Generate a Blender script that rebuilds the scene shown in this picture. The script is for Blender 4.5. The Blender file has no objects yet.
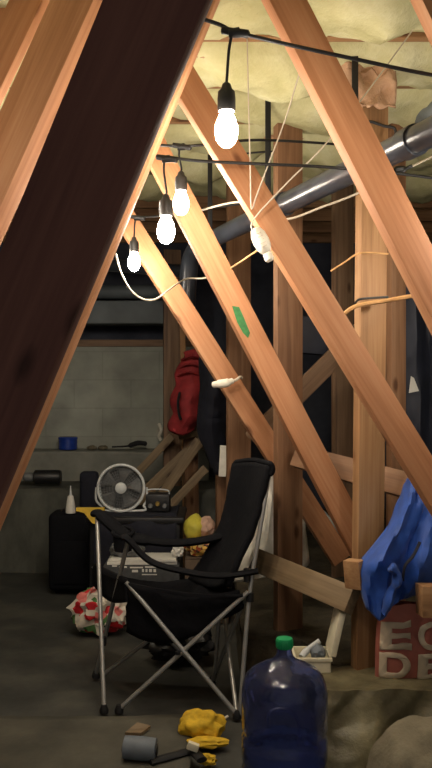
import bpy, bmesh, math, random
from mathutils import Vector, Matrix, noise

random.seed(7)
S = bpy.context.scene
COL = S.collection
F = 823.0; CH = 1.2           # focal length in pixels (768 px high frame), camera height
PI = math.pi
CEIL = 2.3                    # underside of the floor joists
BANK = 0.22                   # top of the earth bank that carries the posts

def P(px, py, d):
    """world point seen at (px,py) at distance d from the camera plane"""
    return Vector(((px-216)/F*d, d, CH+(384-py)/F*d))

# ------------------------------------------------------------------ materials
def nd(nt, typ, **kw):
    n = nt.nodes.new(typ)
    for k, v in kw.items(): setattr(n, k, v)
    return n

def base_mat(name):
    m = bpy.data.materials.new(name); m.use_nodes = True
    nt = m.node_tree
    return m, nt, nt.nodes['Principled BSDF']

def srgb(r, g, b):
    f = lambda c: (c/255/12.92) if c/255 <= .04045 else ((c/255+.055)/1.055)**2.4
    return (f(r), f(g), f(b), 1)

def plain(name, col, rough=.6, metal=0, bump=0, scale=40, var=.25, spec=.5, sheen=0):
    m, nt, b = base_mat(name)
    tc = nd(nt, 'ShaderNodeTexCoord'); nz = nd(nt, 'ShaderNodeTexNoise')
    nz.inputs['Scale'].default_value = scale; nz.inputs['Detail'].default_value = 5
    nt.links.new(tc.outputs['Object'], nz.inputs['Vector'])
    r = nd(nt, 'ShaderNodeValToRGB')
    r.color_ramp.elements[0].position = .3; r.color_ramp.elements[1].position = .7
    r.color_ramp.elements[0].color = tuple(c*(1-var) for c in col[:3])+(1,)
    r.color_ramp.elements[1].color = tuple(min(1, c*(1+var)) for c in col[:3])+(1,)
    nt.links.new(nz.outputs['Fac'], r.inputs['Fac'])
    nt.links.new(r.outputs['Color'], b.inputs['Base Color'])
    b.inputs['Roughness'].default_value = rough; b.inputs['Metallic'].default_value = metal
    b.inputs['Specular IOR Level'].default_value = spec
    if sheen: b.inputs['Sheen Weight'].default_value = sheen
    if bump:
        bp = nd(nt, 'ShaderNodeBump'); bp.inputs['Strength'].default_value = bump
        bp.inputs['Distance'].default_value = .01
        nt.links.new(nz.outputs['Fac'], bp.inputs['Height']); nt.links.new(bp.outputs['Normal'], b.inputs['Normal'])
    return m

def wood(name, c1, c2, c3, rough=.62, spec=.35):
    """sawn softwood: grain runs along the board's own X axis"""
    m, nt, b = base_mat(name); L = nt.links
    tc = nd(nt, 'ShaderNodeTexCoord'); oi = nd(nt, 'ShaderNodeObjectInfo')
    ofs = nd(nt, 'ShaderNodeVectorMath', operation='SCALE'); ofs.inputs[0].default_value = (13, 7, 5)
    L.new(oi.outputs['Random'], ofs.inputs['Scale'])
    add = nd(nt, 'ShaderNodeVectorMath', operation='ADD')
    L.new(tc.outputs['Object'], add.inputs[0]); L.new(ofs.outputs[0], add.inputs[1])
    mp = nd(nt, 'ShaderNodeMapping'); mp.inputs['Scale'].default_value = (1.1, 13, 13)
    L.new(add.outputs[0], mp.inputs['Vector'])
    n1 = nd(nt, 'ShaderNodeTexNoise'); n1.inputs['Scale'].default_value = 1.6; n1.inputs['Detail'].default_value = 6
    n1.inputs['Distortion'].default_value = .8
    L.new(mp.outputs[0], n1.inputs['Vector'])
    mp2 = nd(nt, 'ShaderNodeMapping'); mp2.inputs['Scale'].default_value = (2, 90, 90)
    L.new(add.outputs[0], mp2.inputs['Vector'])
    n2 = nd(nt, 'ShaderNodeTexNoise'); n2.inputs['Scale'].default_value = 1.5; n2.inputs['Detail'].default_value = 4
    L.new(mp2.outputs[0], n2.inputs['Vector'])
    mx = nd(nt, 'ShaderNodeMath', operation='MULTIPLY_ADD'); mx.inputs[1].default_value = .3
    L.new(n2.outputs['Fac'], mx.inputs[0])
    sc = nd(nt, 'ShaderNodeMath', operation='MULTIPLY'); sc.inputs[1].default_value = .7
    L.new(n1.outputs['Fac'], sc.inputs[0]); L.new(sc.outputs[0], mx.inputs[2])
    r = nd(nt, 'ShaderNodeValToRGB'); e = r.color_ramp.elements
    e[0].position = .34; e[0].color = c1; e[1].position = .68; e[1].color = c3
    k = r.color_ramp.elements.new(.5); k.color = c2
    L.new(mx.outputs[0], r.inputs['Fac'])
    # knots
    mp3 = nd(nt, 'ShaderNodeMapping'); mp3.inputs['Scale'].default_value = (4.5, 11, 11)
    L.new(add.outputs[0], mp3.inputs['Vector'])
    vo = nd(nt, 'ShaderNodeTexVoronoi'); vo.inputs['Scale'].default_value = 1
    L.new(mp3.outputs[0], vo.inputs['Vector'])
    kr = nd(nt, 'ShaderNodeValToRGB'); kr.color_ramp.elements[0].position = .07; kr.color_ramp.elements[1].position = .17
    kr.color_ramp.elements[0].color = (.38, .3, .26, 1); kr.color_ramp.elements[1].color = (1, 1, 1, 1)
    L.new(vo.outputs['Distance'], kr.inputs['Fac'])
    mul = nd(nt, 'ShaderNodeMix', data_type='RGBA', blend_type='MULTIPLY'); mul.inputs['Factor'].default_value = 1
    L.new(r.outputs['Color'], mul.inputs['A']); L.new(kr.outputs['Color'], mul.inputs['B'])
    L.new(mul.outputs['Result'], b.inputs['Base Color'])
    b.inputs['Roughness'].default_value = rough; b.inputs['Specular IOR Level'].default_value = spec
    bp = nd(nt, 'ShaderNodeBump'); bp.inputs['Strength'].default_value = .25; bp.inputs['Distance'].default_value = .004
    L.new(mx.outputs[0], bp.inputs['Height']); L.new(bp.outputs['Normal'], b.inputs['Normal'])
    return m

def emit(name, col, strength):
    m, nt, b = base_mat(name)
    b.inputs['Base Color'].default_value = (1, 1, 1, 1)
    b.inputs['Emission Color'].default_value = col; b.inputs['Emission Strength'].default_value = strength
    return m

def ramp_mat(name, stops, scale, rough=.8, detail=8, bump=.4, dist=.02, mapping=(1, 1, 1), spec=.3, kind='noise'):
    m, nt, b = base_mat(name); L = nt.links
    tc = nd(nt, 'ShaderNodeTexCoord'); mp = nd(nt, 'ShaderNodeMapping'); mp.inputs['Scale'].default_value = mapping
    L.new(tc.outputs['Object'], mp.inputs['Vector'])
    nz = nd(nt, 'ShaderNodeTexNoise'); nz.inputs['Scale'].default_value = scale; nz.inputs['Detail'].default_value = detail
    nz.inputs['Roughness'].default_value = .62
    L.new(mp.outputs[0], nz.inputs['Vector'])
    r = nd(nt, 'ShaderNodeValToRGB'); e = r.color_ramp.elements
    e[0].position, e[0].color = stops[0]; e[1].position, e[1].color = stops[-1]
    for p_, c_ in stops[1:-1]:
        k = e.new(p_); k.color = c_
    if kind == 'voronoi':
        vo = nd(nt, 'ShaderNodeTexVoronoi'); vo.inputs['Scale'].default_value = scale
        L.new(mp.outputs[0], vo.inputs['Vector']); L.new(vo.outputs['Color'], r.inputs['Fac'])
        for el in e: pass
        r.color_ramp.interpolation = 'CONSTANT'
    else:
        L.new(nz.outputs['Fac'], r.inputs['Fac'])
    L.new(r.outputs['Color'], b.inputs['Base Color'])
    b.inputs['Roughness'].default_value = rough; b.inputs['Specular IOR Level'].default_value = spec
    if bump:
        bp = nd(nt, 'ShaderNodeBump'); bp.inputs['Strength'].default_value = bump; bp.inputs['Distance'].default_value = dist
        L.new(nz.outputs['Fac'], bp.inputs['Height']); L.new(bp.outputs['Normal'], b.inputs['Normal'])
    return m

M = {}
M['fir'] = wood('fir_lumber', srgb(160, 108, 72), srgb(178, 124, 86), srgb(192, 142, 104))
M['fir_pale'] = wood('pale_lumber', srgb(134, 98, 65), srgb(160, 120, 82), srgb(180, 142, 102))
M['fir_brown'] = wood('brown_lumber', srgb(112, 80, 57), srgb(134, 98, 71), srgb(152, 117, 88))
M['fir_dark'] = wood('aged_lumber', srgb(94, 72, 56), srgb(122, 96, 74), srgb(144, 116, 92))
M['fir_shaded'] = wood('reddish_shaded_lumber', srgb(84, 50, 42), srgb(96, 60, 50), srgb(108, 70, 58))  # reddish lumber, darkened so the brace's shade is in its colour
M['fir_shaded'].node_tree.nodes['Principled BSDF'].inputs['Roughness'].default_value = .8
M['joist'] = wood('joist_lumber', srgb(120, 84, 52), srgb(150, 110, 72), srgb(170, 130, 92))
M['insul'] = ramp_mat('yellow_fiberglass', [(.3, srgb(176, 170, 122)), (.55, srgb(200, 195, 150)), (.75, srgb(218, 214, 178))], 5, rough=1, bump=.5, dist=.05, spec=.05)
M['kraft'] = ramp_mat('torn_kraft_facing', [(.3, srgb(160, 122, 92)), (.7, srgb(200, 164, 134))], 12, rough=.9, bump=.8, dist=.02)
M['subfloor'] = ramp_mat('dusty_subfloor', [(.3, srgb(74, 68, 56)), (.7, srgb(112, 104, 84))], 6, rough=.95)
M['floor'] = ramp_mat('black_ground_plastic', [(.32, srgb(50, 51, 49)), (.5, srgb(66, 66, 63)), (.68, srgb(86, 85, 78))], 2.6, rough=.62, bump=.3, dist=.03, spec=.35)
M['sheet'] = ramp_mat('dusty_ground_plastic', [(.32, srgb(60, 59, 54)), (.5, srgb(78, 76, 68)), (.7, srgb(98, 95, 84))], 3.2, rough=.68, bump=.3, dist=.03, spec=.3)
M['earth'] = ramp_mat('dark_earth', [(.3, srgb(38, 35, 32)), (.7, srgb(62, 56, 48))], 5, rough=1, bump=.8, dist=.05)
M['bank'] = ramp_mat('bank_earth', [(.3, srgb(46, 42, 34)), (.7, srgb(84, 76, 60))], 7, rough=1, bump=.9, dist=.04)
M['far'] = ramp_mat('far_dark_wall', [(.3, srgb(60, 64, 76)), (.7, srgb(88, 92, 104))], 3, rough=1)
M['concrete'] = ramp_mat('stained_concrete', [(.3, srgb(116, 117, 110)), (.55, srgb(138, 139, 131)), (.72, srgb(150, 151, 143))], 4, rough=.95, bump=.4)
M['concrete_dark'] = ramp_mat('dark_footing', [(.3, srgb(72, 73, 68)), (.7, srgb(104, 105, 97))], 3, rough=.95, bump=.6, mapping=(2.2, 2.2, 1))
def cmu_mat():
    m, nt, b = base_mat('block_wall'); L = nt.links
    tc = nd(nt, 'ShaderNodeTexCoord'); mp = nd(nt, 'ShaderNodeMapping'); mp.inputs['Rotation'].default_value = (PI/2, 0, 0)
    L.new(tc.outputs['Object'], mp.inputs['Vector'])
    br = nd(nt, 'ShaderNodeTexBrick'); br.inputs['Scale'].default_value = 1
    br.inputs['Brick Width'].default_value = .41; br.inputs['Row Height'].default_value = .205; br.inputs['Mortar Size'].default_value = .006
    br.inputs['Mortar Smooth'].default_value = .6
    br.inputs['Color1'].default_value = srgb(160, 163, 156); br.inputs['Color2'].default_value = srgb(166, 169, 162); br.inputs['Mortar'].default_value = srgb(154, 157, 150)
    L.new(mp.outputs[0], br.inputs['Vector'])
    nz = nd(nt, 'ShaderNodeTexNoise'); nz.inputs['Scale'].default_value = 5; nz.inputs['Detail'].default_value = 8
    L.new(tc.outputs['Object'], nz.inputs['Vector'])
    r = nd(nt, 'ShaderNodeValToRGB'); r.color_ramp.elements[0].position = .3; r.color_ramp.elements[0].color = (.7, .7, .68, 1)
    r.color_ramp.elements[1].position = .7; r.color_ramp.elements[1].color = (1.1, 1.1, 1.05, 1)
    L.new(nz.outputs['Fac'], r.inputs['Fac'])
    mx = nd(nt, 'ShaderNodeMix', data_type='RGBA', blend_type='MULTIPLY'); mx.inputs['Factor'].default_value = 1
    L.new(br.outputs['Color'], mx.inputs['A']); L.new(r.outputs['Color'], mx.inputs['B'])
    L.new(mx.outputs['Result'], b.inputs['Base Color']); b.inputs['Roughness'].default_value = .95
    return m
M['cmu'] = cmu_mat()
M['black_fabric'] = plain('black_polyester', srgb(13, 14, 19), .85, bump=.2, scale=60, spec=.2)
M['black_plastic'] = plain('black_plastic', srgb(26, 26, 28), .45, scale=30)
M['abs'] = plain('black_drain_pipe', srgb(54, 58, 66), .28, scale=12, var=.4, spec=.6)
M['wrap'] = plain('grey_wrapped_pipe', srgb(112, 118, 118), .3, scale=9, var=.35, bump=.6)
M['steel'] = plain('grey_steel_tube', srgb(168, 168, 164), .32, metal=.45, scale=30, var=.1)
M['rubber'] = plain('black_rubber', srgb(18, 18, 20), .7)
M['cable'] = plain('black_cable', srgb(22, 21, 22), .5)
M['socket'] = plain('grey_black_socket', srgb(48, 46, 44), .5)
BULB = emit('lit_bulb_glass', (1, .89, .74, 1), 190)
M['cord_white'] = plain('white_cord', srgb(196, 184, 164), .5, var=.08)
M['cord_tan'] = plain('tan_cord', srgb(196, 150, 96), .7, var=.15)
M['white_plastic'] = plain('white_plastic', srgb(228, 222, 206), .45, var=.06)
M['white_cloth'] = plain('white_cloth', srgb(240, 236, 224), .9, bump=.3, scale=25, var=.12)
M['kit'] = plain('cream_plastic', srgb(226, 218, 190), .4, var=.06)
M['blue_cloth'] = plain('blue_nylon', srgb(38, 82, 170), .6, bump=.25, scale=18, var=.25, sheen=.1)
M['navy'] = plain('navy_cloth', srgb(17, 19, 33), .85, bump=.3, scale=30)
M['navy_tarp'] = plain('dark_navy_tarp', srgb(40, 44, 58), .6, bump=.4, scale=8)
M['red_cloth'] = plain('red_nylon', srgb(150, 42, 46), .8, bump=.3, scale=22, var=.25)
M['green_cap'] = plain('green_plastic', srgb(28, 150, 92), .4, var=.06)
M['green_paint'] = plain('green_paint', srgb(52, 118, 62), .6, var=.25, scale=60)
M['yellow'] = plain('yellow_plastic', srgb(214, 178, 62), .5, var=.12)
M['yellow_cloth'] = plain('yellow_cloth', srgb(206, 168, 40), .85, bump=.4, scale=40, var=.25)
M['lime'] = plain('yellow_green_plastic', srgb(196, 186, 70), .5, var=.2, scale=20)
M['pink'] = plain('pinkish_paper', srgb(196, 160, 140), .7, var=.2)
M['cardboard'] = plain('cardboard', srgb(92, 76, 62), .85, var=.15)
M['paper'] = plain('white_paper', srgb(216, 214, 206), .8, var=.06)
M['ink'] = plain('dark_ink', srgb(30, 30, 34), .8)
M['fan_ring'] = plain('silver_plastic', srgb(196, 200, 200), .4, var=.08)
M['fan_dark'] = plain('dark_grey_blade', srgb(104, 106, 107), .5)
M['fan_back'] = plain('charcoal_housing', srgb(62, 64, 66), .6)
M['tarp'] = ramp_mat('olive_plastic_sheet', [(.3, srgb(72, 66, 48)), (.5, srgb(104, 97, 72)), (.72, srgb(140, 132, 100))], 6, rough=.42, bump=.5, dist=.03, spec=.5)
M['rock'] = ramp_mat('dusty_stone', [(.3, srgb(92, 84, 68)), (.7, srgb(132, 124, 104))], 7, rough=.9, bump=.6, dist=.03)
M['bag_red'] = plain('faded_red_bag', srgb(168, 98, 84), .7, var=.2, scale=18, bump=.3)
M['bag_print'] = plain('faded_cream_print', srgb(206, 190, 164), .75, var=.14, scale=20)
M['grey_blue'] = plain('blue_grey_rubber', srgb(104, 112, 120), .7, var=.12)
M['brass'] = plain('brassy_metal', srgb(190, 160, 90), .35, metal=.7, var=.1)
M['duct'] = plain('blue_grey_duct', srgb(96, 104, 108), .6, var=.18, scale=6)
M['sticks'] = wood('weathered_board', srgb(92, 76, 56), srgb(122, 103, 78), srgb(146, 126, 98))
M['floral'] = ramp_mat('floral_print', [(0, srgb(214, 206, 190)), (.36, srgb(196, 40, 48)), (.45, srgb(222, 214, 200)), (.53, srgb(226, 130, 124)), (.60, srgb(200, 44, 52)), (.68, srgb(222, 214, 200)), (.78, srgb(80, 120, 70))], 22, rough=.5, bump=0, kind='voronoi')
M['pattern'] = ramp_mat('brown_yellow_print', [(0, srgb(70, 40, 26)), (.35, srgb(206, 164, 80)), (.6, srgb(150, 70, 40)), (.8, srgb(220, 196, 140))], 60, rough=.5, bump=0, kind='voronoi')
M['blue_can'] = plain('blue_glossy_tin', srgb(34, 62, 150), .25, var=.1, spec=.7)

def jug_mat(name, col, rough, trans):
    m, nt, b = base_mat(name)
    b.inputs['Base Color'].default_value = col; b.inputs['Roughness'].default_value = rough
    tc = nd(nt, 'ShaderNodeTexCoord'); nz = nd(nt, 'ShaderNodeTexNoise'); nz.inputs['Scale'].default_value = 14
    nt.links.new(tc.outputs['Object'], nz.inputs['Vector']); bp = nd(nt, 'ShaderNodeBump')
    bp.inputs['Strength'].default_value = .6; bp.inputs['Distance'].default_value = .02
    nt.links.new(nz.outputs['Fac'], bp.inputs['Height']); nt.links.new(bp.outputs['Normal'], b.inputs['Normal'])
    b.inputs['Transmission Weight'].default_value = trans; b.inputs['IOR'].default_value = 1.33
    return m
M['jug'] = jug_mat('blue_polycarbonate', srgb(168, 180, 234), .06, .96)
M['water'] = jug_mat('blue_water', srgb(168, 200, 244), .02, .97)

# ------------------------------------------------------------------ object helpers
def link(o, parent=None):
    COL.objects.link(o)
    if parent is not None:
        o.parent = parent
    return o

def tag(o, label=None, cat=None, group=None, kind=None):
    if label: o['label'] = label
    if cat: o['category'] = cat
    if group: o['group'] = group
    if kind: o['kind'] = kind
    return o

def thing(name, loc, label, cat, group=None):
    o = bpy.data.objects.new(name, None); o.location = loc; o.empty_display_size = .05
    COL.objects.link(o)
    return tag(o, label, cat, group)

class MB:
    """collects shapes into one mesh; coordinates are world coordinates"""
    def __init__(s): s.bm = bmesh.new(); s.sm = True
    def box(s, c, size, rot=None, bev=0, seg=2):
        mat = Matrix.Translation(Vector(c)) @ (rot.to_4x4() if rot else Matrix.Identity(4)) @ Matrix.Diagonal((size[0], size[1], size[2], 1))
        r = bmesh.ops.create_cube(s.bm, size=1, matrix=mat)
        if bev:
            es = {e for v in r['verts'] for e in v.link_edges}
            bmesh.ops.bevel(s.bm, geom=list(es), offset=bev, segments=seg, affect='EDGES', profile=.6)
        return s
    def bar(s, p, q, w, t, n, bev=.003):
        """board from p to q, w wide across, t thick along the facing direction n"""
        x = (q-p); L = x.length; x.normalize()
        n = (n - x*n.dot(x)).normalized(); y = n.cross(x)
        rot = Matrix((x, y, n)).transposed()
        return s.box((p+q)/2, (L, w, t), rot, bev)
    def tube(s, pts, r, seg=8, cap=True, flat=None):
        pts = [Vector(p) for p in pts]; rings = []; n = len(pts)
        up = None
        for i, p in enumerate(pts):
            t = (pts[min(i+1, n-1)]-pts[max(i-1, 0)]).normalized()
            if up is None:
                up = Vector((0, 0, 1)) if abs(t.z) < .9 else Vector((1, 0, 0))
            a = t.cross(up)
            if a.length < 1e-5: a = t.cross(Vector((.3, 1, .1)))
            a.normalize(); b = a.cross(t).normalized(); up = b
            rr = r[i] if isinstance(r, (list, tuple)) else r
            fa, fb = flat if flat else (1, 1)
            rings.append([s.bm.verts.new(p + a*math.cos(2*PI*k/seg)*rr*fa + b*math.sin(2*PI*k/seg)*rr*fb) for k in range(seg)])
        for i in range(n-1):
            for k in range(seg):
                s.bm.faces.new((rings[i][k], rings[i][(k+1) % seg], rings[i+1][(k+1) % seg], rings[i+1][k]))
        if cap:
            s.bm.faces.new(rings[0][::-1]); s.bm.faces.new(rings[-1])
        return s
    def lathe(s, prof, o, axis=Vector((0, 0, 1)), seg=24, cap=True):
        axis = Vector(axis).normalized(); a = axis.orthogonal().normalized(); b = axis.cross(a); o = Vector(o)
        rings = [[s.bm.verts.new(o+axis*z+(a*math.cos(2*PI*k/seg)+b*math.sin(2*PI*k/seg))*max(r, 1e-4)) for k in range(seg)] for r, z in prof]
        for i in range(len(rings)-1):
            for k in range(seg):
                s.bm.faces.new((rings[i][k], rings[i][(k+1) % seg], rings[i+1][(k+1) % seg], rings[i+1][k]))
        if cap:
            s.bm.faces.new(rings[0][::-1]); s.bm.faces.new(rings[-1])
        return s
    def torus(s, o, axis, R, r, seg=32, seg2=8):
        axis = Vector(axis).normalized(); a = axis.orthogonal().normalized(); b = axis.cross(a); o = Vector(o)
        rings = []
        for i in range(seg):
            d = a*math.cos(2*PI*i/seg)+b*math.sin(2*PI*i/seg)
            rings.append([s.bm.verts.new(o+d*(R+r*math.cos(2*PI*k/seg2))+axis*r*math.sin(2*PI*k/seg2)) for k in range(seg2)])
        for i in range(seg):
            for k in range(seg2):
                s.bm.faces.new((rings[i][k], rings[i][(k+1) % seg2], rings[(i+1) % seg][(k+1) % seg2], rings[(i+1) % seg][k]))
        return s
    def grid(s, fn, nu, nv):
        vs = [[s.bm.verts.new(fn(u/nu, v/nv)) for u in range(nu+1)] for v in range(nv+1)]
        for j in range(nv):
            for i in range(nu):
                s.bm.faces.new((vs[j][i], vs[j][i+1], vs[j+1][i+1], vs[j+1][i]))
        return s
    def prism(s, pts, ext):
        """closed outline pts pushed along the vector ext"""
        a = [s.bm.verts.new(Vector(p)) for p in pts]; b = [s.bm.verts.new(Vector(p)+ext) for p in pts]
        n = len(pts)
        s.bm.faces.new(a[::-1]); s.bm.faces.new(b)
        for i in range(n): s.bm.faces.new((a[i], a[(i+1) % n], b[(i+1) % n], b[i]))
        return s
    def blob(s, c, rad, amp=.15, freq=6, sub=3, seed=0, rot=None, floor=None):
        r = bmesh.ops.create_icosphere(s.bm, subdivisions=sub, radius=1)
        c = Vector(c)
        for v in r['verts']:
            d = v.co.normalized()
            k = 1+amp*noise.noise(d*freq*.5+Vector((seed, seed*.7, 0)))+amp*.5*noise.noise(d*freq+Vector((0, seed, seed)))
            q = Vector((d.x*rad[0]*k, d.y*rad[1]*k, d.z*rad[2]*k))
            if rot: q = rot @ q
            q += c
            if floor is not None and q.z < floor: q.z = floor + (q.z-floor)*.03
            v.co = q
        return s
    def build(s, name, mat, parent=None, smooth=True, solid=0, sub=0, ang=40):
        bmesh.ops.recalc_face_normals(s.bm, faces=s.bm.faces[:])
        org = parent_origin(parent)
        if org is not None:
            bmesh.ops.translate(s.bm, verts=s.bm.verts[:], vec=-org)
        me = bpy.data.meshes.new(name); s.bm.to_mesh(me); s.bm.free()
        me.materials.append(mat)
        if smooth:
            me.shade_smooth()
            me.set_sharp_from_angle(angle=math.radians(ang))
        o = bpy.data.objects.new(name, me); link(o, parent)
        if solid:
            md = o.modifiers.new('thickness', 'SOLIDIFY'); md.thickness = solid; md.offset = 0
        if sub:
            md = o.modifiers.new('smooth', 'SUBSURF'); md.levels = sub; md.render_levels = sub
        return o

def parent_origin(p):
    v = None
    while p is not None:
        v = (v or Vector((0, 0, 0))) + Vector(p.location); p = p.parent
    return v

def solo(mb, name, mat, label, cat, origin=None, group=None, **kw):
    """a thing that is one mesh; origin moved to its base"""
    if origin is None:
        vs = mb.bm.verts
        n = len(vs)
        origin = Vector((sum(v.co.x for v in vs)/n, sum(v.co.y for v in vs)/n, min(v.co.z for v in vs)))
    origin = Vector(origin)
    bmesh.ops.translate(mb.bm, verts=mb.bm.verts[:], vec=-origin)
    o = mb.build(name, mat, None, **kw); o.location = origin
    return tag(o, label, cat, group)

def reach_z(p, q, zt, zb):
    """the line p-q carried on (or cut) so that it runs from height zt down to zb; None keeps that end"""
    if p.z < q.z: p, q = q, p
    d = q-p; f = lambda z: p+d*((z-p.z)/d.z)
    return (f(zt) if zt is not None else p), (f(zb) if zb is not None else q)

def board(name, mat, p, q, w, t, n, label=None, cat=None, group=None, bev=.003, parent=None, kind=None, reach=None):
    """sawn board: a mesh with its own X axis along the grain"""
    if reach: p, q = reach_z(p, q, *reach)
    x = (q-p); L = x.length; x.normalize()
    n = (n - x*n.dot(x)).normalized(); y = n.cross(x)
    bm = bmesh.new()
    bmesh.ops.create_cube(bm, size=1, matrix=Matrix.Diagonal((L, w, t, 1)))
    bmesh.ops.bevel(bm, geom=bm.edges[:], offset=bev, segments=2, affect='EDGES', profile=.6)
    me = bpy.data.meshes.new(name); bm.to_mesh(me); bm.free(); me.materials.append(mat)
    me.shade_smooth(); me.set_sharp_from_angle(angle=math.radians(40))
    o = bpy.data.objects.new(name, me); link(o, parent)
    rot = Matrix((x, y, n)).transposed().to_4x4()
    o.matrix_world = Matrix.Translation((p+q)/2) @ rot
    return tag(o, label, cat, group, kind)

def struct(mb, name, mat, **kw):
    o = mb.build(name, mat, None, **kw); o['kind'] = 'structure'; return o

def smooth_path(pts, n=6):
    """Catmull-Rom through pts"""
    pts = [Vector(p) for p in pts]
    if len(pts) < 3: return pts
    out = []
    for i in range(len(pts)-1):
        p0 = pts[max(i-1, 0)]; p1 = pts[i]; p2 = pts[i+1]; p3 = pts[min(i+2, len(pts)-1)]
        for k in range(n):
            t = k/n
            out.append(.5*((2*p1)+(p2-p0)*t+(2*p0-5*p1+4*p2-p3)*t*t+(-p0+3*p1-3*p2+p3)*t**3))
    out.append(pts[-1]); return out

def fbm(v, o=3):
    s = 0; a = 1; v = Vector(v)
    for _ in range(o): s += a*noise.noise(v); a *= .5; v = v*2.03
    return s

def rows_surface(rows, nu=16, sub=6):
    """surface function through rows of points (each row the same length)"""
    R = [smooth_path(r, sub) for r in rows]
    cols = [smooth_path([r[i] for r in R], sub) for i in range(len(R[0]))]
    nu_, nv_ = len(cols)-1, len(cols[0])-1
    def fn(u, v):
        return cols[round(u*nu_)][round(v*nv_)].copy()
    return fn, nu_, nv_

# ------------------------------------------------------------------ camera, world
cam = bpy.data.cameras.new('camera'); co = bpy.data.objects.new('camera', cam); COL.objects.link(co)
co.location = (0, 0, CH); co.rotation_euler = (PI/2, 0, 0)
cam.sensor_fit = 'VERTICAL'; cam.sensor_height = 24; cam.lens = 24*F/768; cam.clip_start = .02
S.camera = co
w = bpy.data.worlds.new('world'); S.world = w; w.use_nodes = True
w.node_tree.nodes['Background'].inputs['Color'].default_value = (1, .97, .92, 1)
w.node_tree.nodes['Background'].inputs['Strength'].default_value = .17
S.view_settings.view_transform = 'Standard'; S.view_settings.look = 'None'
S.view_settings.gamma = 1; S.view_settings.use_curve_mapping = False
S.view_settings.exposure = 0.42

# ------------------------------------------------------------------ the setting
def floor_z(x, y):
    return .012*fbm((x*1.3, y*1.3, 0), 3)
m = MB(); m.grid(lambda u, v: Vector((-3+6.6*u, .2+8*v, min(.02, floor_z(-3+6.6*u, .2+8*v))-.012)), 110, 130)
struct(m, 'floor', M['floor'])
# back wall: footing, second step, block wall, plate and the dark gap over it
XL, XR = -2.6, -.16
def rough_front(y, z0, z1, depth, x0, x1, amp, seed, slope=0, rnd=.05):
    def fn(u, v):
        x = x0+(x1-x0)*u
        if v < .75:
            k = v/.75; z = z0+(z1-z0-rnd)*k; yy = y + slope*k
        else:
            k = (v-.75)/.25; z = z1-rnd*(1-math.sin(k*PI/2)); yy = y+slope+rnd*(1-math.cos(k*PI/2)) + depth*max(0, k-.6)/.4
        a = amp*fbm((x*3+seed, z*3, seed), 3)
        return Vector((x, yy+a, z + amp*.4*fbm((x*4, seed, yy*2), 2)*(1 if v > .7 else 0)))
    m = MB(); m.grid(fn, 60, 28); return m
struct(rough_front(5.3, -.02, .53, .5, XL, .1, .02, 3.1, slope=.06, rnd=.09), 'trim_1', M['concrete_dark'])
struct(rough_front(5.72, .45, .735, .35, XL, -.05, .008, 8.1, rnd=.02), 'trim_2', M['concrete'])
m = MB(); m.box(((XL+XR)/2, 6.05, 1.1), (XR-XL, .2, .74), bev=.004); struct(m, 'wall_back', M['cmu'])
o = board('trim_3', M['fir_dark'], Vector((XL, 6.03, 1.495)), Vector((XR, 6.03, 1.495)), .05, .19, Vector((0, -1, 0)), kind='structure')
m = MB(); m.box((.3, 6.5, 1.1), (6.6, .1, 2.8)); struct(m, 'wall_far', M['far'])
m = MB(); m.box((-2.75, 4, 1.1), (.1, 8.4, 2.8)); struct(m, 'wall_left', M['earth'])
m = MB(); m.box((3.4, 4, 1.1), (.1, 8.4, 2.8)); struct(m, 'wall_right', M['far'])
m = MB(); m.box((.3, 4.2, CEIL+.27), (6.4, 8.2, .04)); struct(m, 'ceiling', M['subfloor'])
# earth bank that carries the posts
def bank(u, v):
    x = .1+3.2*u
    front = 3.15 if x < .34 else 3.15-.54*min(1, (x-.34)/.14)
    if v < .25:
        k = v/.25; y = front-.03*(1-k); z = -.02+(BANK+.02)*k
    else:
        k = (v-.25)/.75; y = front+(7.6-front)*k; z = BANK
    return Vector((x, y, z+.008*fbm((x*5, y*5, 1), 3)))
m = MB(); m.grid(bank, 70, 60); struct(m, 'floor_bank', M['bank'])
m = MB()
m.grid(lambda u, v: Vector((.1+.02*fbm((v*7, u*5, 2)), 3.15+4.4*u, -.03+(BANK+.035)*v)), 30, 6); struct(m, 'floor_bank_side', M['bank'])

# floor joists and fibreglass batts between them
ys = [.95+.42*k for k in range(15)]
for k, y in enumerate(ys):
    board('floor_joist', M['joist'], Vector((-2.6, y, CEIL+.125)), Vector((3.3, y, CEIL+.125)), .25, .038, Vector((0, -1, 0)),
          'wooden floor joist running across overhead beside the fiberglass batts', 'joist', 'floor joists overhead')
for k, y in enumerate(ys[:-6]):
    y0, y1 = y+.025, y+.395
    def fn(u, v, y0=y0, y1=y1, k=k):
        x = -2.5+5.7*u
        ang = v*PI
        yy = y0+(y1-y0)*(.5-.5*math.cos(ang)*1.0)
        b = math.sin(ang)**.5
        z = CEIL+.11 - b*(.150+.06*fbm((x*2.6, k*3.3, 0), 3)+.05*fbm((x*5, yy*5, k), 3))
        return Vector((x, yy, z))
    m = MB(); m.grid(fn, 150, 16)
    o = solo(m, 'insulation_batt', M['insul'], 'pale yellow fiberglass batt stuffed between the overhead floor joists', 'insulation',
             group='fiberglass batts between the joists', solid=.03)
# torn kraft facing hanging by the post head
fn = lambda u, v: P(338+58*u, 64+42*v+12*fbm((u*3, v*2, 1)), 2.73) + Vector((0, .022*fbm((u*3, v*3, 9)), 0))
m = MB(); m.grid(fn, 24, 18)
solo(m, 'insulation_scrap', M['kraft'], 'torn brown paper facing dangling from the insulation beside the post head', 'insulation scrap', solid=.006)

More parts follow.
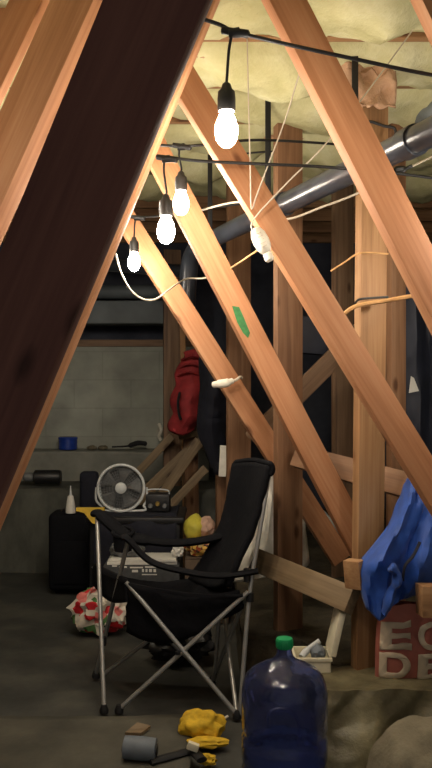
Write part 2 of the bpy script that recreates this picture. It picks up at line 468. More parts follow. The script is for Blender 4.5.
for (x0, y0, w_, h_, d, sd, lab) in [(190, 38, 34, 20, 2.72, 4, 'torn brown paper scrap along the joist above the first bulb'),
                                   (264, 104, 52, 34, 3.55, 7, 'torn brown paper facing sagging over the top of the brown post')]:
    m = MB(); m.grid(lambda u, v: P(x0+w_*u, y0+h_*v+8*fbm((u*3+sd, v*2, 1)), d)+Vector((0, .025*fbm((u*3, v*3, sd)), 0)), 20, 12)
    solo(m, 'insulation_scrap', M['kraft'], lab, 'insulation scrap', solid=.006)

# ------------------------------------------------------------------ lumber
NR = Vector((.28, -.96, 0))
def brace(mat, c0, c1, d0, d1, w, label, n=NR, t=.038, grp=None, zb=0):
    return board('wood_brace', mat, P(c0[0], c0[1], d0), P(c1[0], c1[1], d1), w, t, n, label, 'wooden brace', grp, reach=(CEIL+.02, zb))
def line(c0, c1, y):  # centre x of a brace at image row y
    return (c0[0]+(c1[0]-c0[0])*(y-c0[1])/(c1[1]-c0[1]), y)
def ext(c0, c1, y0, y1): return line(c0, c1, y0), line(c0, c1, y1)

a, b_ = ext((436, 0), (471, 75), -230, 470)
brace(M['fir'], a, b_, 1.72, 1.72, .089, 'wooden brace entering at the top corner, just above the black cable end')
a, b_ = ext((284, 0), (396, 220), -60, 775)
brace(M['fir'], a, b_, 2.0, 2.0, .092, 'long orange brace with a dark knot, crossed near its top by the black cable')
a, b_ = ext((195, 100), (379, 400), 5, 712)
R2 = brace(M['fir'], a, b_, 2.4, 2.4, .086, 'orange brace carrying the white oval plug, passing behind the first bulb')
a, b_ = ext((187, 211), (307, 443), 75, 555)
R3 = brace(M['fir'], a, b_, 2.9, 2.9, .089, 'orange brace marked with green paint', zb=None)
a, b_ = ext((130, 226), (234, 390), 110, 560)
R4 = brace(M['fir'], a, b_, 3.5, 3.5, .089, 'orange brace with a white plug knotted on its lower half', zb=None)
# braces leaning the other way
NB = Vector((-.14, -.99, 0))
B = board('wood_brace', M['fir_shaded'], P(340, -439, 1.07), P(-114, 660, 1.19), .130, .040, Vector((-.03, -1, 0)),
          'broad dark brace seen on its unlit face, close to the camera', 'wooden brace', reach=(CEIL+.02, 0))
A1 = board('wood_brace', M['fir'], P(229, -330, 2.0), P(-63, 318, 2.0), .142, .05, Vector((-.55, -.83, 0)),
           'sunny orange brace running alongside the broad dark brace', 'wooden brace', reach=(CEIL+.02, 0))
BB = board('wood_brace', M['fir'], P(380, -439, 1.9), P(-76, 660, 1.9), .09, .038, Vector((-.1, -1, 0)),
          'orange brace showing as a thin lit strip beside the broad dark brace', 'wooden brace', reach=(CEIL+.02, 0))
A2 = board('wood_brace', M['fir'], P(160, -270, 2.2), P(-85, 240, 2.2), .09, .038, Vector((-.2, -.98, 0)),
           'orange brace half hidden behind the one beside the dark brace', 'wooden brace', reach=(CEIL+.02, 0))
A3 = board('wood_brace', M['fir'], P(135, -225, 2.32), P(-80, 200, 2.32), .08, .038, Vector((-.2, -.98, 0)),
           'orange brace at the top corner, rearmost of the three side by side', 'wooden brace', reach=(CEIL+.02, 0))
# green paint on R3 (sits on its face)
def on_face(o, px, py, d, lift=.0012):
    """point on the front face of a board seen at (px,py)"""
    mw = o.matrix_world; n = (mw.to_3x3() @ Vector((0, 0, 1))).normalized()
    t = .019
    c = mw.translation + n*(t+lift)
    r = P(px, py, 1)-Vector((0, 0, CH)); r0 = Vector((0, 0, CH))
    return r0 + r*((c-r0).dot(n)/r.dot(n))
bpy.context.view_layer.update()
def child_of(o, parent):
    """parent keeping the world placement"""
    mw = parent.matrix_world.inverted()
    o.data.transform(mw @ o.matrix_world); o.matrix_world = Matrix.Identity(4); o.parent = parent
    o.matrix_parent_inverse = Matrix.Identity(4); o.location = (0, 0, 0); o.rotation_euler = (0, 0, 0)
out = [(232, 306), (239, 307), (244, 318), (250, 333), (248, 338), (243, 333), (237, 322)]
m = MB(); pts = [on_face(R3, x, y, 2.9) for x, y in out]
nrm = (R3.matrix_world.to_3x3() @ Vector((0, 0, 1))).normalized()
m.prism(pts, nrm*.0008); g = m.build('paint_mark', M['green_paint']); g['label'] = 'smear of green paint'; child_of(g, R3)

def post(mat, x0, x1, ytop, ybot, d, label, n=Vector((.42, -.9, 0)), t=.038, wface=None, name='wood_post', lean=0):
    cx = (x0+x1)/2; w_ = (x1-x0)/F*d
    p = P(cx, ytop, d); q = P(cx, ybot, d); p.x = q.x + lean
    p.z = min(p.z, CEIL+.02)
    ang = abs(n.x); wf = wface or (w_ - t*ang)/math.sqrt(1-ang*ang)
    return board(name, mat, q, p, wf, t, n, label, 'wooden post')
post(M['fir_pale'], 350, 383, 60, 692, 2.8, 'pale post standing behind the blue jacket, wrapped with a tan rope', lean=.022)
post(M['fir_brown'], 386, 406, 120, 680, 3.3, 'dark brown post directly behind the rope-wrapped pale post')
post(M['fir_brown'], 273, 303, 90, 640, 3.3, 'brown post standing behind the camp chair and bolted to the low rail')
post(M['fir_dark'], 331, 354, 150, 660, 4.2, 'weathered grey-brown post in the gap between the pale post and brown post')
post(M['fir_brown'], 226, 251, 150, 578, 4.2, 'brown post behind the green-marked brace and camp chair back', n=Vector((.3, -.95, 0)))
post(M['fir_dark'], 163, 181, 250, 575, 5.5, 'grey-brown post at the end of the block wall beside the red life jacket', n=Vector((.2, -.98, 0)))
board('wood_strip', M['fir_pale'], P(186, 568, 5.3), P(182, 300, 5.3), .035, .02, NR, 'narrow pale wood strip standing behind the red life jacket', 'wood strip')
board('wood_post', M['fir_brown'], P(192, 574, 5.22), P(190, 400, 5.22), .09, .04, NR, 'short reddish post standing just under the red life jacket', 'wooden post')
board('wood_post', M['fir_brown'], P(222, 590, 4.78), P(222, 395, 4.78), .07, .04, NR, 'thin brown post just behind the camp chair top', 'wooden post')
# rails and back braces
board('wood_rail', M['sticks'], P(256, 560, 3.22), P(353, 601, 2.72), .088, .038, Vector((.42, -.9, 0)),
      'low brown rail slanting from the camp chair to the pale post', 'wooden rail')
board('wood_rail', M['fir_brown'], P(296, 456, 3.24), P(409, 486, 2.86), .088, .038, Vector((.42, -.9, 0)),
      'upper brown rail passing behind the pale post, blue jacket at its end', 'wooden rail')
board('wood_brace', M['fir_dark'], P(252, 440, 3.85), P(362, 330, 3.75), .085, .038, Vector((.2, -.98, 0)),
      'grey-brown brace rising the opposite way behind the orange braces', 'wooden brace')
m = MB(); m.bar(P(347, 573, 2.70), P(363, 575, 2.66), .092, .04, Vector((.3, -.95, 0)))
solo(m, 'wood_block', M['fir_pale'], 'small pale wood block nailed on the pale post above the low rail', 'wood block')
m = MB(); m.bar(P(419, 600, 2.55), P(450, 600, 2.55), .095, .09, Vector((.1, -1, .12)))
solo(m, 'wood_block', M['fir_pale'], 'pale wood block lying on top of the red printed bag', 'wood block')

# ------------------------------------------------------------------ pipes and hangers
pA, pB = P(205, 243, 3.75), P(432, 132, 2.15)
dv = (pB-pA); pE = pA+dv*1.5
p = thing('drain_pipe', pA, 'long black drain pipe slung below the ceiling, running behind the braces', 'drain pipe')
m = MB(); m.tube([pA+dv*t/8 for t in range(0, 13)], .038, 20); m.build('pipe_body', M['abs'], p)
for q in (.46, .93):
    m = MB(); m.tube([pA+dv*q, pA+dv*(q+.03)], .044, 20); m.build('pipe_coupling', M['abs'], p)
m = MB(); m.tube(smooth_path([pA+dv*.02, pA-dv*.03+Vector((-.02, .02, -.01)), pA-dv*.06+Vector((-.04, .05, -.09)), pA-dv*.07+Vector((-.05, .06, -.35))], 5), .042, 16)
m.build('pipe_elbow', M['abs'], p)
p2a, p2b = P(382, 134, 3.5), P(490, 84, 2.9)
m = MB(); m.tube([p2a+(p2b-p2a)*k/12 for k in range(13)], [.04+.004*math.sin(k*2.1) for k in range(13)], 18)
solo(m, 'wrapped_pipe', M['wrap'], 'grey plastic-wrapped pipe above the black drain pipe', 'pipe')
def hanger(px, d, pbottom, label):
    m = MB(); t = P(px, 100, d); t.z = CEIL+.06
    m.bar(t, Vector((t.x, t.y, pbottom)), .022, .005, Vector((.2, -1, 0)), bev=.001)
    solo(m, 'pipe_hanger', M['black_plastic'], label, 'pipe strap')
hanger(268, 3.12, 1.90, 'black strap hanging by the brown post, holding the drain pipe')
hanger(355, 2.70, 1.95, 'short black strap under the insulation just behind the knotted brace')
hanger(210, 3.85, 1.90, 'black strap hanging at the far end of the drain pipe')
m = MB(); m.tube(smooth_path([P(216, 158, 3.4), P(250, 153, 3.4), P(300, 150, 3.4)], 4), .004, 6)
solo(m, 'ceiling_cable', M['cable'], 'thin black cable strung under the ceiling behind the first bulb', 'cable')

# ducts and beams over the back wall
m = MB(); m.box((-1.4, 5.86, 1.70), (2.3, .3, .16), bev=.012)
o = m.build('trim_4', M['duct']); o['kind'] = 'structure'
def pipe_run(pts, r, mat, label):
    m = MB(); m.tube(smooth_path(pts, 5), r, 12); solo(m, 'old_pipe', mat, label, 'pipe')
pipe_run([P(40, 292, 5.85), P(120, 292, 5.85), P(172, 292, 5.85)], .05, M['duct'], 'grey pipe lying along the top of the boxed beam above the block wall')
pipe_run([P(60, 262, 5.3), P(120, 266, 5.2), P(190, 272, 5.0)], .04, M['abs'], 'dark pipe just below the ceiling, behind the last bulb')

# ------------------------------------------------------------------ string lights
def bulb_on(parent, top, drop, tilt=Vector((0, 0, 0)), seg=20, label=None):
    """drop wire, socket and lit bulb hanging from a point of the cable"""
    top = Vector(top); k = Vector((tilt.x, tilt.y, 0))
    sw = top + Vector((0, 0, -drop)) + k
    m = MB()
    m.tube(smooth_path([top+Vector((-.004, 0, 0)), top+Vector((-.006, 0, -drop*.35))+k*.3, sw+Vector((.001, 0, .01)), sw], 5), .0032, 8)
    m.lathe([(.004, -.012), (.010, -.012), (.011, .012), (.004, .012)], top, Vector((1, 0, .1)), 10)
    m.lathe([(.0035, -.028), (.008, -.026), (.009, .03), (.0035, .034)], top+Vector((0, 0, .002)), Vector((1, 0, -.15)), 10)
    m.build('drop_wire', M['cable'], parent)
    m = MB()
    m.lathe([(.004, 0), (.009, -.004), (.012, -.014), (.018, -.02), (.0195, -.035), (.0195, -.056), (.018, -.062), (.012, -.062)], sw, seg=20)
    s = m.build('lamp_socket', M['socket'], parent)
    m = MB()
    prof = [(.011, -.056), (.0135, -.066), (.019, -.078), (.0235, -.092), (.0250, -.106), (.0225, -.120), (.0165, -.131), (.009, -.137), (.002, -.139)]
    m.lathe(prof, sw, seg=18)
    m.build('light_bulb', BULB, s)

def string(name_label, pts, r=.0045):
    o = thing('string_light', pts[0], name_label, 'string light')
    m = MB(); m.tube(smooth_path(pts, 8), r, 8); m.build('light_cable', M['cable'], o)
    return o
d1 = 1.75
s1 = string('black string light cable crossing the long knotted brace, with the biggest hanging bulb',
            [P(620, 100, 1.95), P(520, 88, 1.86), P(432, 75, 1.8), P(350, 58, 1.77), P(290, 45, 1.75), P(236, 32, d1), P(212, 22, d1), P(130, -2, 1.74), P(20, -20, 1.70), P(-150, -24, 1.6), P(-420, -20, 1.45)])
bulb_on(s1, P(234, 33, d1), .105, Vector((-.016, 0, 0)))
bulb_on(s1, P(-300, -22, 1.52), .105)
bulb_on(s1, P(560, 94, 1.9), .105)  # unseen bulb, added off frame to brighten the red sack
d2 = 2.3
s2 = string('black string light cable slung behind the first bulb, carrying the second row bulb',
            [P(560, 200, 2.55), P(432, 178, 2.42), P(340, 168, 2.31), P(262, 164, 2.28), P(200, 161, d2), P(165, 157, d2), P(110, 152, 2.32), P(-40, 150, 2.4)])
bulb_on(s2, P(166, 159, d2), .098)
bulb_on(s2, P(68, 151, 2.34), .098)  # added bulb, hidden by the dark brace, brightens the back left
bulb_on(s2, P(520, 192, 2.5), .098)  # added out-of-frame bulb to brighten sack, jacket and jug
d3 = 3.05
s3 = string('short black string light length with the small bulb against the green-marked brace',
            [P(360, 146, 3.0), P(260, 140, 2.68), P(182, 146, 2.58), P(100, 140, 2.8), P(0, 138, 2.8)])
bulb_on(s3, P(181, 147, 2.58), .075)
bulb_on(s3, P(92, 140, 2.8), .075)  # another added bulb behind the dark brace, extra light for the rear
s4 = string('rearmost black string light cable, with the lowest bulb beside the dark brace',
            [P(246, 203, 3.1), P(197, 210, 3.2), P(160, 216, 3.3), P(139, 217, 3.3), P(120, 216, 3.35), P(20, 214, 3.4), P(-60, 214, 3.4)])
bulb_on(s4, P(45, 215, 3.4), .075)  # unseen bulb added behind the dark brace to light fan and back wall
bulb_on(s4, P(137, 218, 3.3), .075, Vector((-.012, 0, 0)))

# ------------------------------------------------------------------ cords
def cord(pts, r, mat, label, name='power_cord', cat='cord'):
    m = MB(); m.tube(smooth_path(pts, 6), r, 6)
    return solo(m, name, mat, label, cat)
cord([P(247, 30, 2.26), P(248, 80, 2.26), P(250, 160, 2.28), P(251, 204, 2.3), P(253, 207, 2.3), P(258, 192, 2.3), P(285, 120, 2.3), P(298, 78, 2.25), P(314, 30, 2.2)],
     .002, M['cord_white'], 'pale thin cord hanging in a narrow V down to the orange brace')
cord([P(253, 232, 2.33), P(254, 219, 2.33), P(288, 182, 2.32), P(322, 148, 2.32), P(358, 104, 2.4), P(404, 42, 2.5), P(420, 20, 2.5)],
     .0024, M['cord_white'], 'pale cord rising slantwise from the white oval plug to the insulation')
cord([P(195, 212, 3.0), P(239, 202, 2.75), P(262, 214, 2.62), P(288, 219, 2.6), P(322, 207, 2.6), P(356, 194, 2.6), P(400, 172, 2.6), P(450, 148, 2.6)],
       .0036, M['cord_white'], 'white cord running along below the black drain pipe')
cord([P(116, 254, 3.3), P(121, 272, 3.3), P(131, 290, 3.3), P(143, 299, 3.3), P(156, 299, 3.3), P(170, 289, 3.32), P(186, 279, 3.6), P(205, 278, 3.6), P(222, 270, 3.4)],
     .0038, M['cord_white'], 'white cord sagging in a loop below the lowest bulb')
cord([P(258, 250, 2.4), P(245, 259, 2.5), P(231, 268, 2.75)], .003, M['cord_tan'], 'short tan cord leaving the white oval plug toward the next brace')
cord([P(343, 315, 2.72), P(352, 308, 2.70), P(364, 304, 2.70), P(385, 301, 2.72), P(400, 298, 2.7), P(413, 296, 2.5)], .007, M['cord_tan'],
     'thick tan rope tied around the pale post', 'rope', 'rope')
cord([P(354, 308, 2.74), P(358, 300, 2.70), P(372, 298, 2.72), P(388, 297, 2.74)], .004, M['cable'], 'black strap tied on the pale post just over the tan rope', 'strap', 'strap')
cord([P(331, 271, 2.8), P(345, 262, 2.76), P(361, 253, 2.70), P(388, 254, 2.74)], .003, M['cord_tan'], 'thin tan string across the upper part of the pale post', 'string', 'string')
cord([P(362, 122, 2.7), P(372, 122, 2.7), P(384, 126, 2.7), P(394, 128, 2.7), P(395, 135, 2.7), P(388, 142, 2.72), P(378, 148, 2.74)], .005, M['cable'],
     'black wire loop curling above the drain pipe', 'wire', 'wire')
m = MB(); m.tube(smooth_path([P(385, 176, 2.62), P(396, 170, 2.6), P(404, 169, 2.6), P(412, 166, 2.6)], 4), [.004]*4+[.012]*5+[.006]*4, 8)
solo(m, 'plug_connector', M['black_plastic'], 'black plug joint on the white cord beneath the drain pipe', 'connector')
# oval plug on R2's edge
t = thing('inline_plug', P(262, 243, 2.34), 'white oval inline plug hanging against the orange brace', 'plug')
c = P(261, 241, 2.35); ax = (P(267, 254, 2.35)-P(255, 229, 2.35)).normalized()
m = MB(); n_ = Vector((0, -1, 0)); sd = ax.cross(n_)
m.lathe([(.004, -.042), (.014, -.038), (.022, -.02), (.024, 0), (.022, .02), (.014, .036), (.006, .040)], c, ax, 18)
o = m.build('plug_body', M['white_plastic'], t)
m = MB(); m.lathe([(.008, .036), (.013, .04), (.014, .058), (.009, .064)], c+ax*.0, ax, 14); m.build('plug_cap', M['white_plastic'], t)
m = MB()
for k in range(5): m.tube([c+n_*.0225+ax*(-.02+.01*k)-sd*.008, c+n_*.0225+ax*(-.02+.01*k)+sd*.008], .0012, 5)
m.build('grip_rib', M['cord_white'], t)
# knotted white plug on R4
t = thing('cord_plug', P(226, 385, 3.44), 'white cord plug knotted around the rearmost orange brace', 'plug')
m = MB(); m.tube(smooth_path([P(213, 385, 3.42), P(219, 384, 3.4), P(226, 383, 3.4), P(232, 381, 3.42)], 4), [.008]+[.014]*3+[.018]*6+[.013]*3, 10); m.build('plug_body', M['white_plastic'], t)
m = MB(); m.tube(smooth_path([P(230, 381, 3.42), P(236, 380, 3.42), P(240, 377, 3.43), P(242, 378, 3.44)], 4), .006, 8); m.build('plug_tail', M['cord_white'], t)

# ------------------------------------------------------------------ camp chair
ch = thing('camp_chair', Vector((-.2, 3.15, 0)), 'black folding camp chair with grey steel legs, turned sideways', 'chair')
NFf, NFf2, NRf = P(104, 711, 3.0), P(119, 709, 3.0), P(237, 717, 2.95)
FFf, FRf = P(96, 678, 3.36), P(212, 686, 3.28)
for v in (NFf, NFf2, NRf, FFf, FRf): v.z = max(v.z, .012); v.z = .014
SNF, SFF, SNR, SFR = P(126, 582, 3.02), P(93, 566, 3.36), P(248, 592, 2.97), P(228, 580, 3.28)
ANF, AFF = P(128, 541, 3.0), P(97, 516, 3.34)
BNT, BFT = P(270, 468, 3.02), P(238, 466, 3.34)
def leg(p, q, r=.0085):
    m = MB(); m.tube([p, q], r, 10); return m.build('chair_leg', M['steel'], ch)
leg(NFf, AFF); leg(FFf, ANF)                       # crossed front tubes up to the arms
leg(NFf2, SNR); leg(NRf, SNF)                      # near side cross
leg(FFf+Vector((.03, 0, 0)), SFR); leg(FRf, SFF)   # far side cross
leg(NRf, P(222, 600, 3.26)); leg(FRf, P(246, 596, 2.99))
def bpost(pts):
    m = MB(); m.tube(smooth_path(pts, 5), .0085, 10); m.build('back_post', M['steel'], ch)
bpost([NRf+Vector((.01, 0, 0)), P(249, 600, 2.98), P(259, 535, 3.0), BNT])
bpost([FRf+Vector((.01, 0, 0)), P(222, 575, 3.3), P(228, 520, 3.32), BFT])
def hub(c, r=.014, h=.035):
    m = MB(); m.lathe([(r*.6, -h*.5), (r, -h*.45), (r, h*.45), (r*.6, h*.5)], c, Vector((0, 0, 1)), 12); m.build('leg_joint', M['black_plastic'], ch)
hub(P(103, 641, 3.13)); hub(P(178, 653, 2.97), .010, .012); hub(P(250, 597, 2.98)); hub(P(247, 575, 2.98), .013, .05)
for f in (NFf, NFf2, NRf, FFf, FRf):
    m = MB(); m.lathe([(.016, 0), (.017, .012), (.012, .024), (.010, .03)], Vector((f.x, f.y, .001)), seg=12); m.build('leg_foot', M['rubber'], ch)
# backrest fabric
rows = [[P(234, 464, 3.34), P(252, 462, 3.2), P(270, 466, 3.0)],
        [P(227, 500, 3.31), P(244, 500, 3.22), P(262, 498, 3.0)],
        [P(219, 530, 3.29), P(236, 534, 3.20), P(253, 530, 2.99)],
        [P(205, 556, 3.28), P(224, 560, 3.17), P(241, 556, 2.98)],
        [P(190, 580, 3.28), P(210, 588, 3.12), P(229, 586, 2.97)]]
fn, nu, nv = rows_surface(rows)
m = MB(); m.grid(lambda u, v: fn(u, v)+Vector((.006*fbm((u*4, v*6, 3)), .008*fbm((u*5, v*5, 1)), 0)), nu, nv)
m.build('backrest', M['black_fabric'], ch, solid=.022)
m = MB(); m.grid(lambda u, v: fn(u, .0)+Vector((.012*math.sin(v*PI), -.004, .012*math.cos(v*PI*1.1)-.02*v)), nu, 6)
m.build('top_binding', M['black_fabric'], ch, solid=.016)
# sling seat
def seat(u, v):     # u: far -> near, v: front -> rear
    a = SFF.lerp(SNF, u); b = P(190, 580, 3.28).lerp(P(240, 592, 2.97), u)
    p = a.lerp(b, v)
    p.z -= .12*math.sin(PI*u)**.6*math.sin(PI*min(1, v*1.0))**.8 + .03*math.sin(PI*v)
    p.z += .005*fbm((u*6, v*6, 5))
    return p
m = MB(); m.grid(seat, 24, 24); m.build('seat', M['black_fabric'], ch, solid=.016)
def skirt(u, v):    # hanging near side panel and front hem
    a = SNF.lerp(P(243, 595, 2.965), u)
    dep = (.055+.155*math.sin(PI*min(1, u*.62+.36))**1.4)*(1 if u < .99 else .9)
    return a + Vector((.01*fbm((u*5, v*4, 2)), .035*v+.01*fbm((u*7, v*3, 8)), -.015*math.sin(PI*u)-dep*v))
m = MB(); m.grid(skirt, 26, 10); m.build('side_panel', M['black_fabric'], ch, solid=.012)
def hem(u, v):
    a = SFF.lerp(SNF, u)
    return a + Vector((.004, -.004, .012-.085*v-.03*v*math.sin(PI*u)))
m = MB(); m.grid(hem, 14, 6); m.build('front_hem', M['black_fabric'], ch, solid=.012)
# arms
fa = [AFF+Vector((-.01, .02, .008)), AFF+Vector((.02, 0, .002)), P(126, 535, 3.3), P(150, 541, 3.27), P(177, 543, 3.25), P(205, 540, 3.25), P(230, 534, 3.28)]
m = MB(); m.tube(smooth_path(fa, 6), [.022]*6+[.030]*6+[.028]*6+[.02]*19, 12, flat=(1.3, .75)); arm1 = m.build('armrest', M['black_fabric'], ch)
m = MB(); m.torus(P(123, 532, 3.28), (0, -.35, 1), .04, .008, 22, 8); m.lathe([(.040, 0), (.036, -.07), (.02, -.075)], P(123, 533, 3.28), (0, 0, 1), 18, cap=False)
m.build('cup_holder', M['black_fabric'], arm1)
na = [ANF+Vector((-.02, 0, .012)), ANF+Vector((0, 0, .006)), P(150, 561, 3.0), P(182, 571, 2.985), P(219, 576, 2.98), P(258, 571, 2.985)]
m = MB(); m.tube(smooth_path(na, 6), .016, 12, flat=(1.7, .7)); m.build('armrest', M['black_fabric'], ch)

# dark bag under the chair
m = MB(); m.blob((-.16, 3.6, .07), (.14, .10, .09), .35, 7, 4, 3, floor=.004)
solo(m, 'crumpled_bag', M['black_plastic'], 'black crumpled bag lying on the ground beneath the camp chair', 'bag')

# ------------------------------------------------------------------ things behind the chair
# suitcase
t = thing('suitcase', P(70, 595, 4.65)*1, 'black soft suitcase standing beside the boxes under the fan', 'suitcase')
t.location.z = 0
sx = P(70, 500, 4.65).x
m = MB(); m.box((sx, 4.76, .245), (.255, .2, .44), bev=.035, seg=4); m.build('case_body', M['black_fabric'], t)
m = MB(); m.tube(smooth_path([(sx-.06, 4.74, .46), (sx-.05, 4.74, .48), (sx, 4.74, .487), (sx+.05, 4.74, .48), (sx+.06, 4.74, .46)], 4), .007, 8); m.build('case_handle', M['black_plastic'], t)
m = MB()
m.box((sx, 4.655, .19), (.19, .012, .24), bev=.005); m.build('front_pocket', M['black_fabric'], t)
for k in (-1, 1):
    m = MB(); m.lathe([(.02, -.012), (.024, -.008), (.024, .008), (.02, .012)], (sx+k*.09, 4.74, .024), (1, 0, 0), 14); m.build('case_wheel', M['rubber'], t)
# glue bottle on the suitcase
gx = P(70, 517, 4.66)
t = thing('glue_bottle', Vector((gx.x, 4.68, .466)), 'white tapered bottle standing on the black suitcase', 'bottle')
m = MB(); m.lathe([(.028, 0), (.030, .006), (.027, .03), (.021, .07), (.016, .095), (.010, .100)], (gx.x, 4.68, .467), seg=18); m.build('bottle_body', M['paper'], t)
m = MB(); m.lathe([(.009, .1), (.007, .11), (.003, .145), (.002, .155)], (gx.x, 4.68, .467), seg=12); m.build('nozzle', M['fan_ring'], t)
# storage tote with navy towel, under the fan
t = thing('storage_tote', Vector((-.37, 4.5, 0)), 'dark plastic storage tote holding up the fan', 'storage box')
cx = P(138, 512, 4.5).x
m = MB(); m.box((cx, 4.5, .24), (.48, .36, .46), bev=.02); m.build('tote_body', M['black_plastic'], t)
m = MB(); m.box((cx, 4.5, .485), (.52, .40, .035), bev=.012); m.build('tote_lid', M['black_plastic'], t)
rows = []
for j in range(7):
    v = j/6
    rows.append([Vector((cx-.21+.43*i/6, 4.66-.36*min(1, v*1.7)-.012*math.sin(i*1.9+v), .507+.004*math.sin(i*2.3)-(.26*max(0, v-.58)/.42)*(1+.12*math.sin(i*1.7)))) for i in range(7)])
fn, nu, nv = rows_surface(rows, sub=4)
m = MB(); m.grid(lambda u, v: fn(u, v)+Vector((0, -.004-.008*fbm((u*6, v*4, 2)), .004*fbm((u*5, v*5, 3)))), nu, nv)
solo(m, 'towel', M['navy'], 'dark navy towel draped over the tote under the fan', 'towel', solid=.008)
# fan
fc = P(121, 488, 4.42); fz = .515
t = thing('desk_fan', Vector((fc.x, fc.y, fz)), 'round silver desk fan standing on the navy towel', 'fan')
ax = Vector((.02, -1, .06)).normalized(); R = .124
m = MB(); m.torus(fc, ax, R, .0075, 40, 8); m.torus(fc-ax*.05, ax, R-.004, .006, 36, 8)
m.lathe([(R, -.005), (R+.004, -.03), (R-.002, -.055)], fc, ax, 40, cap=False); m.build('fan_housing', M['fan_ring'], t)
m = MB()
a_ = ax.orthogonal().normalized(); b2 = ax.cross(a_)
for i in range(44):
    d = a_*math.cos(2*PI*i/44)+b2*math.sin(2*PI*i/44)
    m.tube([fc+ax*.012+d*.028, fc+ax*.014+d*.08, fc+d*(R-.002)], .0011, 4)
for q in (.045, .06, .075, .09, .105): m.torus(fc+ax*.013, ax, q, .0012, 30, 4)
m.build('front_grille', M['fan_dark'], t)
m = MB(); m.lathe([(.001, .022), (.022, .020), (.030, .014), (.031, .004), (.026, .0)], fc, ax, 24); m.build('centre_badge', M['fan_ring'], t)
m = MB()
for i in range(5):
    th = 2*PI*i/5
    def bl(u, v, th=th):
        r_ = .025+.088*u; an = th+(.9*v-.45)*(.55+.5*u)
        d = a_*math.cos(an)+b2*math.sin(an)
        return fc-ax*(.02+.022*v)+d*r_
    m.grid(bl, 8, 5)
m.build('fan_blade', M['fan_dark'], t, solid=.002)
m = MB(); m.lathe([(.11, -.055), (.10, -.07), (.05, -.085), (.045, -.12), (.02, -.125)], fc, ax, 28); m.build('motor_cover', M['fan_back'], t)
m = MB()
pts = [fc+Vector((-R-.012, .025, -.0)), fc+Vector((-R-.012, .025, -.07)), Vector((fc.x-.10, fc.y+.02, fz+.02)), Vector((fc.x-.09, fc.y, fz+.006)), Vector((fc.x+.12, fc.y, fz+.006)), Vector((fc.x+.12, fc.y+.02, fz+.03)), fc+Vector((R+.012, .025, -.07)), fc+Vector((R+.012, .025, 0))]
m.tube(smooth_path(pts, 5), .0065, 8); m.build('fan_stand', M['fan_ring'], t)
# black bag behind the fan
m = MB(); m.box((P(88, 500, 4.95).x, 5.0, .43), (.11, .09, .48), bev=.03, seg=4)
t = solo(m, 'black_pouch', M['navy'], 'tall black case standing directly behind the fan', 'case')
m = MB(); m.box((P(92, 560, 4.95).x, 5.0, .1), (.2, .16, .19), bev=.01)
solo(m, 'small_crate', M['fan_back'], 'dark low crate on the ground behind the storage tote', 'crate')
# yellow trigger tool
tp = [(76, 508), (104, 508), (105, 516), (98, 517), (95, 524), (92, 523), (88, 518), (84, 513), (76, 511)]
m = MB(); m.prism([P(x, y, 4.255) for x, y in tp], Vector((0, .03, 0)))
t = solo(m, 'trigger_sprayer', M['yellow'], 'yellow trigger tool head lying between suitcase and fan', 'tool', smooth=False)
# small black machine beside the fan
c = P(158, 503, 4.45)
t = thing('knobbed_appliance', Vector((c.x, c.y, .507)), 'small black machine with knobs and a wire handle beside the fan', 'appliance')
m = MB(); m.box((c.x, c.y+.02, .56), (.13, .1, .095), bev=.012); m.build('machine_body', M['black_plastic'], t)
for k in range(3):
    m = MB(); m.lathe([(.013, 0), (.014, .004), (.010, .016)], (c.x-.038+.038*k, c.y-.03, .545+.012*(k % 2)), (0, -1, 0), 14); m.build('knob', M['brass'] if k == 1 else M['fan_dark'], t)
m = MB(); m.tube(smooth_path([(c.x-.06, c.y, .6), (c.x-.055, c.y-.01, .628), (c.x, c.y-.01, .632), (c.x+.055, c.y-.01, .626), (c.x+.06, c.y, .6)], 5), .004, 8); m.build('wire_handle', M['fan_ring'], t)
# lower carton with magazines in front of the tote
cz = .375
t = thing('dark_carton', P(145, 600, 4.05)*1, 'dark carton with white lettering behind the camp chair seat', 'carton'); t.location.z = 0
bx = P(143, 560, 4.19).x
m = MB(); m.box((bx, 4.19, .15), (.38, .18, .29), bev=.006); m.build('carton_body', M['fan_back'], t)
m = MB()
random.seed(5)
def dash(x0, x1, z, h):
    m.box(((x0+x1)/2, 4.0990, z), (x1-x0, .002, h))
dpx = 4.1/F
for (a0, a1, yy, h) in [(112, 117, 566, 1.5), (119, 127, 567, 1.5), (130, 143, 567.5, 1.3), (145, 157, 567, 1.5), (132, 138, 571, 2.4), (142, 144, 570.5, 3), (145.5, 147.5, 570.5, 3), (149, 152, 570.5, 3), (153.5, 156, 570.5, 3), (142, 157, 574.5, 1)]:
    q = P((a0+a1)/2, yy, 4.10); dash(P(a0, yy, 4.10).x, P(a1, yy, 4.10).x, q.z, h*dpx)
m.build('lettering', M['paper'], t)
for k, (dx, wd, zz, rz, lab) in enumerate([(0, .35, .304, .03, 'white magazine at the bottom of the small pile on the dark carton'),
                                          (.01, .33, .319, -.04, 'white magazine on top of another on the dark carton')]):
    m = MB(); m.box((bx+dx, 4.19, zz), (wd, .16, .014), Matrix.Rotation(rz, 3, 'Z'), bev=.002)
    solo(m, 'magazine', M['paper'], lab, 'magazine')
m = MB(); m.blob((bx-.08, 4.19, .36), (.085, .07, .045), .3, 8, 3, 12, floor=.327)
solo(m, 'clear_bag', M['fan_dark'], 'grey crumpled bag on the magazines', 'bag')
m = MB(); m.blob((P(178, 555, 4.19).x, 4.16, .355), (.03, .03, .035), .4, 8, 3, 4, floor=.328)
solo(m, 'crumpled_tissue', M['paper'], 'white crumpled tissue at the edge of the magazine pile', 'tissue')
